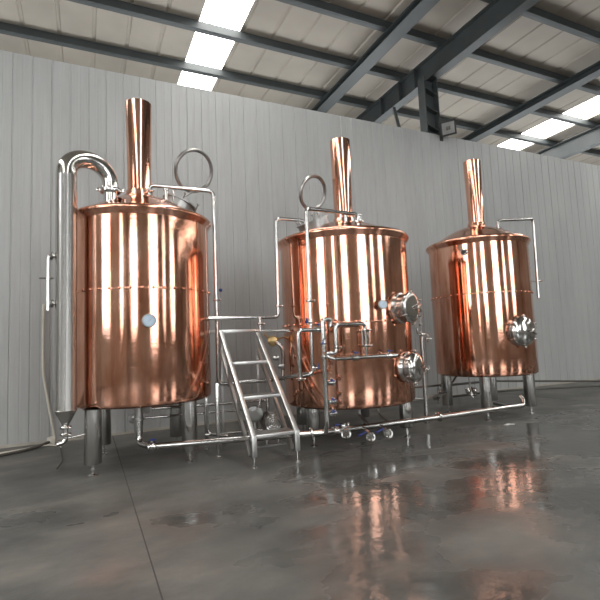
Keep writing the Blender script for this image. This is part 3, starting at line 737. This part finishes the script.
# ------------------------------------------------------------------ pipes behind the left kettle + rack
t = thing('pipe_rack', 'light steel rack of low rails and uprights behind the ladder foot', 'pipe rack', (1.6, 6.5, 0))
for px_, Y_, py1, py2 in ((218.5, 6.23, 383, 457), (207, 6.74, 388, 448)):
    q = at(px_, py2, Y_); tp = at(px_, py1, Y_)
    bm = NB(); bar(bm, (q.x, Y_, 0.10), (q.x, Y_, tp.z), 0.045, 0.045); ps = obj('upright', bm, 'steel', t)
    bm = NB(); lathe(bm, (q.x, Y_, 0), (0, 0, 1), [(0, 0), (0.04, 0.001), (0.04, 0.01), (0.012, 0.015), (0.012, 0.11)], 14, False); obj('foot', bm, 'polished', ps)
for i, (pa, pb, Y_, r_) in enumerate((((147, 409), (268, 400), 6.75, 0.022), ((133, 419), (262, 408), 6.80, 0.016), ((205, 435), (262, 430), 6.45, 0.018))):
    A_, B_ = at(*pa, Y_), at(*pb, Y_); zz = (A_.z+B_.z)/2
    bm = NB(); tube(bm, [(A_.x, Y_, A_.z), (B_.x, Y_, B_.z)], r_, 0, 12); rr_ = obj('rail', bm, 'pipe', t)
    if i < 2:
        bm = NB(); q = Vector((A_.x, Y_, A_.z)); lathe(bm, q, (-0.3, -1, 0), [(0.02, -0.03), (0.06, -0.02), (0.065, 0), (0.06, 0.02), (0.03, 0.03), (0, 0.03)], 20); obj('end_valve', bm, 'dark_steel', rr_)
bm = NB(); q = at(188, 425, 6.6); tube(bm, [at(208, 405, 6.7), at(208, 434, 6.7), at(228, 436, 6.55)], 0.018, 0.08); obj('bent_pipe', bm, 'pipe', t)

# pump under the pipework
q = at(276, 424, 6.35)
t = thing('pump', 'grey motor pump with a ringed fan cover on the floor behind the ladder', 'pump', (q.x, 6.5, 0))
ax = Vector((-0.15, -1, 0)).normalized(); c = Vector((q.x, 6.45, q.z+0.0))
bm = NB(); lathe(bm, c, -ax, [(0.105, 0), (0.12, 0.02), (0.12, 0.26), (0.105, 0.28), (0.145, 0.285), (0.145, 0.31), (0, 0.31)], 28)
for k in range(14):
    an = 2*PI*k/14; u, v, a_ = frame(ax); d = math.cos(an)*u+math.sin(an)*v; bar(bm, c-ax*0.06+d*0.122, c-ax*0.24+d*0.122, 0.008, 0.02, 0)
mo = obj('motor', bm, 'motor', t)
bm = NB()
for rr_ in (0.122, 0.09, 0.058, 0.028): torus(bm, c+ax*0.008, ax, rr_-0.006, 0.008, 28, 8)
obj('fan_grille', bm, 'polished', mo)
bm = NB(); boxm(bm, c-ax*0.15+Vector((0, 0, 0.12)), (0.06, 0.07, 0.035), None, 0.008); obj('terminal_box', bm, 'motor', mo)
h_ = at(258, 415, 6.6); bm = NB(); lathe(bm, (h_.x, 6.75, h_.z), (-0.3, -1, 0), [(0, -0.06), (0.12, -0.05), (0.135, 0.0), (0.12, 0.05), (0.05, 0.06), (0.05, 0.14), (0.07, 0.14), (0.07, 0.16), (0, 0.16)], 28); obj('pump_head', bm, 'dark_steel', t)
bm = NB(); tube(bm, [(h_.x+0.02, 6.6, h_.z+0.1), (h_.x+0.06, 6.6, at(266, 400, 6.6).z+0.08), (q.x-0.02, 6.62, at(266, 400, 6.6).z+0.08), (q.x-0.02, 6.62, q.z+0.08)], 0.024, 0.05); obj('suction_pipe', bm, 'pipe', t)
bm = NB()
for dx in (-0.09, 0.09): bar(bm, (c.x+dx, 6.50, 0.02), (c.x+dx*0.6, 6.55, c.z-0.07), 0.03, 0.03)
boxm(bm, (c.x-0.05, 6.6, 0.012), (0.22, 0.2, 0.012)); bar(bm, (h_.x, 6.76, 0.02), (h_.x, 6.76, h_.z-0.1), 0.04, 0.04); obj('base_plate', bm, 'dark_steel', t)
# instruments cluster on the middle kettle's left side
q = at(273, 341, 6.62)
t = thing('heat_exchanger_valves', 'cluster of brassy valves and hoses left of the middle kettle behind the ladder', 'valves', (q.x, 6.6, 1.0))
M['brass'] = plain('aged_brass', (0.42, 0.30, 0.14), 0.35, 0.9)
bm = NB(); lathe(bm, q, (-0.4, -1, 0), [(0, -0.05), (0.075, -0.04), (0.085, 0), (0.075, 0.04), (0.03, 0.06), (0, 0.06)], 24); obj('round_valve', bm, 'brass', t)
q2 = at(283, 352, 6.55); bm = NB(); tube(bm, [q, at(281, 345, 6.5), at(283, 352, 6.5), at(283, 381, 6.5)], 0.028, 0.06); obj('flexible_hose', bm, 'pipe', t)
bm = NB(); tube(bm, [at(264, 334, 6.6), q, at(284, 337, 6.7)], 0.014, 0.04); cyl(bm, at(288, 335, 6.5), at(288, 350, 6.5), 0.012, seg=8); obj('small_pipe', bm, 'brass', t)
for k_, (px_, py_) in enumerate(((276, 358), (281, 366))):
    qq = at(px_, py_, 6.45); bm = NB(); lathe(bm, qq, (1, -0.3, 0), [(0.02, -0.05), (0.035, -0.04), (0.035, 0.04), (0.02, 0.05)], 14); cyl(bm, qq, qq+Vector((0, -0.03, 0.05)), 0.01, seg=8); obj('small_valve', bm, 'dark_steel', t)
# copper housing rectangle on the tank
# ------------------------------------------------------------------ ladder
t = thing('step_ladder', 'square-tube steel step ladder with three treads between left and middle kettles', 'ladder', (2.1, 5.9, 0))
sl = (1.69-0.37)/(6.80-5.42)
for s_, X_ in ((0, 1.83), (1, 2.40)):
    bm = NB(); bar(bm, (X_, 5.42, 0.37), (X_, 6.80, 1.69), 0.062, 0.05)
    st = obj('front_stringer', bm, 'square', t)
    bm = NB(); bar(bm, (X_, 5.55, 0.12), (X_, 6.78, 1.40), 0.048, 0.042); obj('rear_stringer', bm, 'square', t)
    bm = NB(); bar(bm, (X_, 5.42, 0.13), (X_, 5.42, 0.385), 0.068, 0.06); lg = obj('leg', bm, 'square', t)
    bm = NB(); lathe(bm, (X_, 5.42, 0), (0, 0, 1), [(0, 0), (0.032, 0.001), (0.032, 0.008), (0.010, 0.014), (0.010, 0.135)], 14, False); obj('foot', bm, 'polished', lg)
    bm = NB(); bar(bm, (X_, 6.80, 0.05 if s_ == 2 else 0.02), (X_, 6.80, 1.70), 0.036, 0.036); obj('rear_leg', bm, 'square', t)
for y_, z_ in ((5.45, 0.375), (5.87, 0.80), (6.33, 1.235)):
    bm = NB(); boxm(bm, (2.115, y_+0.09, z_-0.012), (0.263, 0.13, 0.022), None, 0.004)
    for k in range(7): cyl(bm, (1.90+k*0.072, y_+0.05, z_+0.003), (1.90+k*0.072, y_+0.05, z_+0.007), 0.014, seg=8); cyl(bm, (1.93+k*0.066, y_+0.13, z_+0.003), (1.93+k*0.066, y_+0.13, z_+0.007), 0.014, seg=8)
    obj('tread', bm, 'square', t)
bm = NB(); bar(bm, (1.67, 6.80, 1.69), (2.43, 6.80, 1.69), 0.05, 0.055); obj('top_rail', bm, 'square', t)

# ------------------------------------------------------------------ floor and wall odds and ends
bm = NB(); tube(bm, [(-3.2, 7.2, 0.02), (-1.3, 8.0, 0.02), (-0.75, 8.35, 0.025), (-0.55, 8.62, 0.05)], 0.022, 0.3, 10); tag(obj('floor_hose', bm, 'hose', None, origin=(-1.3, 8, 0)), 'dark hose lying on the floor at the left foot of the wall', 'hose')
bm = NB(); tube(bm, [(-3.2, 7.6, 0.016), (-1.2, 8.3, 0.016), (-0.50, 8.55, 0.02), (-0.36, 8.2, 0.02)], 0.014, 0.3, 10); tag(obj('floor_cable', bm, 'tan_hose', None, origin=(-1.3, 8.3, 0)), 'thin pale cable lying beside the dark hose at the left', 'cable')
bm = NB(); tube(bm, [(-0.655, 8.79, 2.3), (-0.655, 8.79, 1.15), (-0.50, 8.74, 0.22), (-0.47, 8.70, 0.05)], 0.022, 0.2, 10); t = tag(obj('wall_conduit', bm, 'tan_hose', None, origin=(-0.6, 8.8, 0)), 'cream plastic tube running down the wall behind the steel vapour pipe', 'conduit')
bm = NB(); q = at(51, 434, 8.6); boxm(bm, (q.x, 8.66, 0.06), (0.06, 0.05, 0.055), None, 0.01); obj('junction', bm, 'tan_hose', t)
bm = NB(); tube(bm, [(-0.40, 8.45, 0.015), (-0.30, 7.2, 0.02), (-0.32, 6.4, 0.10)], 0.012, 0.2, 8); tag(obj('drain_hose', bm, 'hose', None, origin=(-0.3, 7, 0)), 'thin dark hose from the vapour pipe drain back to the wall', 'hose')
q = at(221, 290, WY-0.03); bm = NB(); lathe(bm, (q.x, WY, q.z), (0, -1, 0), [(0.035, 0), (0.035, 0.012), (0.02, 0.02), (0, 0.02)], 16); tag(obj('wall_plug', bm, 'blue', None, origin=q), 'small round blue plug on the wall right of the left kettle', 'plug')
bm = NB(); boxm(bm, (6.22, 5.55, 0.008), (0.07, 0.03, 0.006), Matrix.Rotation(0.3, 3, 'Z'), 0.003); boxm(bm, (6.31, 5.53, 0.006), (0.03, 0.02, 0.004), Matrix.Rotation(-0.4, 3, 'Z'), 0.002); tag(obj('scrap', bm, 'debris', None, origin=(6.22, 5.55, 0)), 'small white scrap on the floor before the right kettle', 'scrap')

for o in bpy.data.objects:
    if '_o' in o: del o['_o']
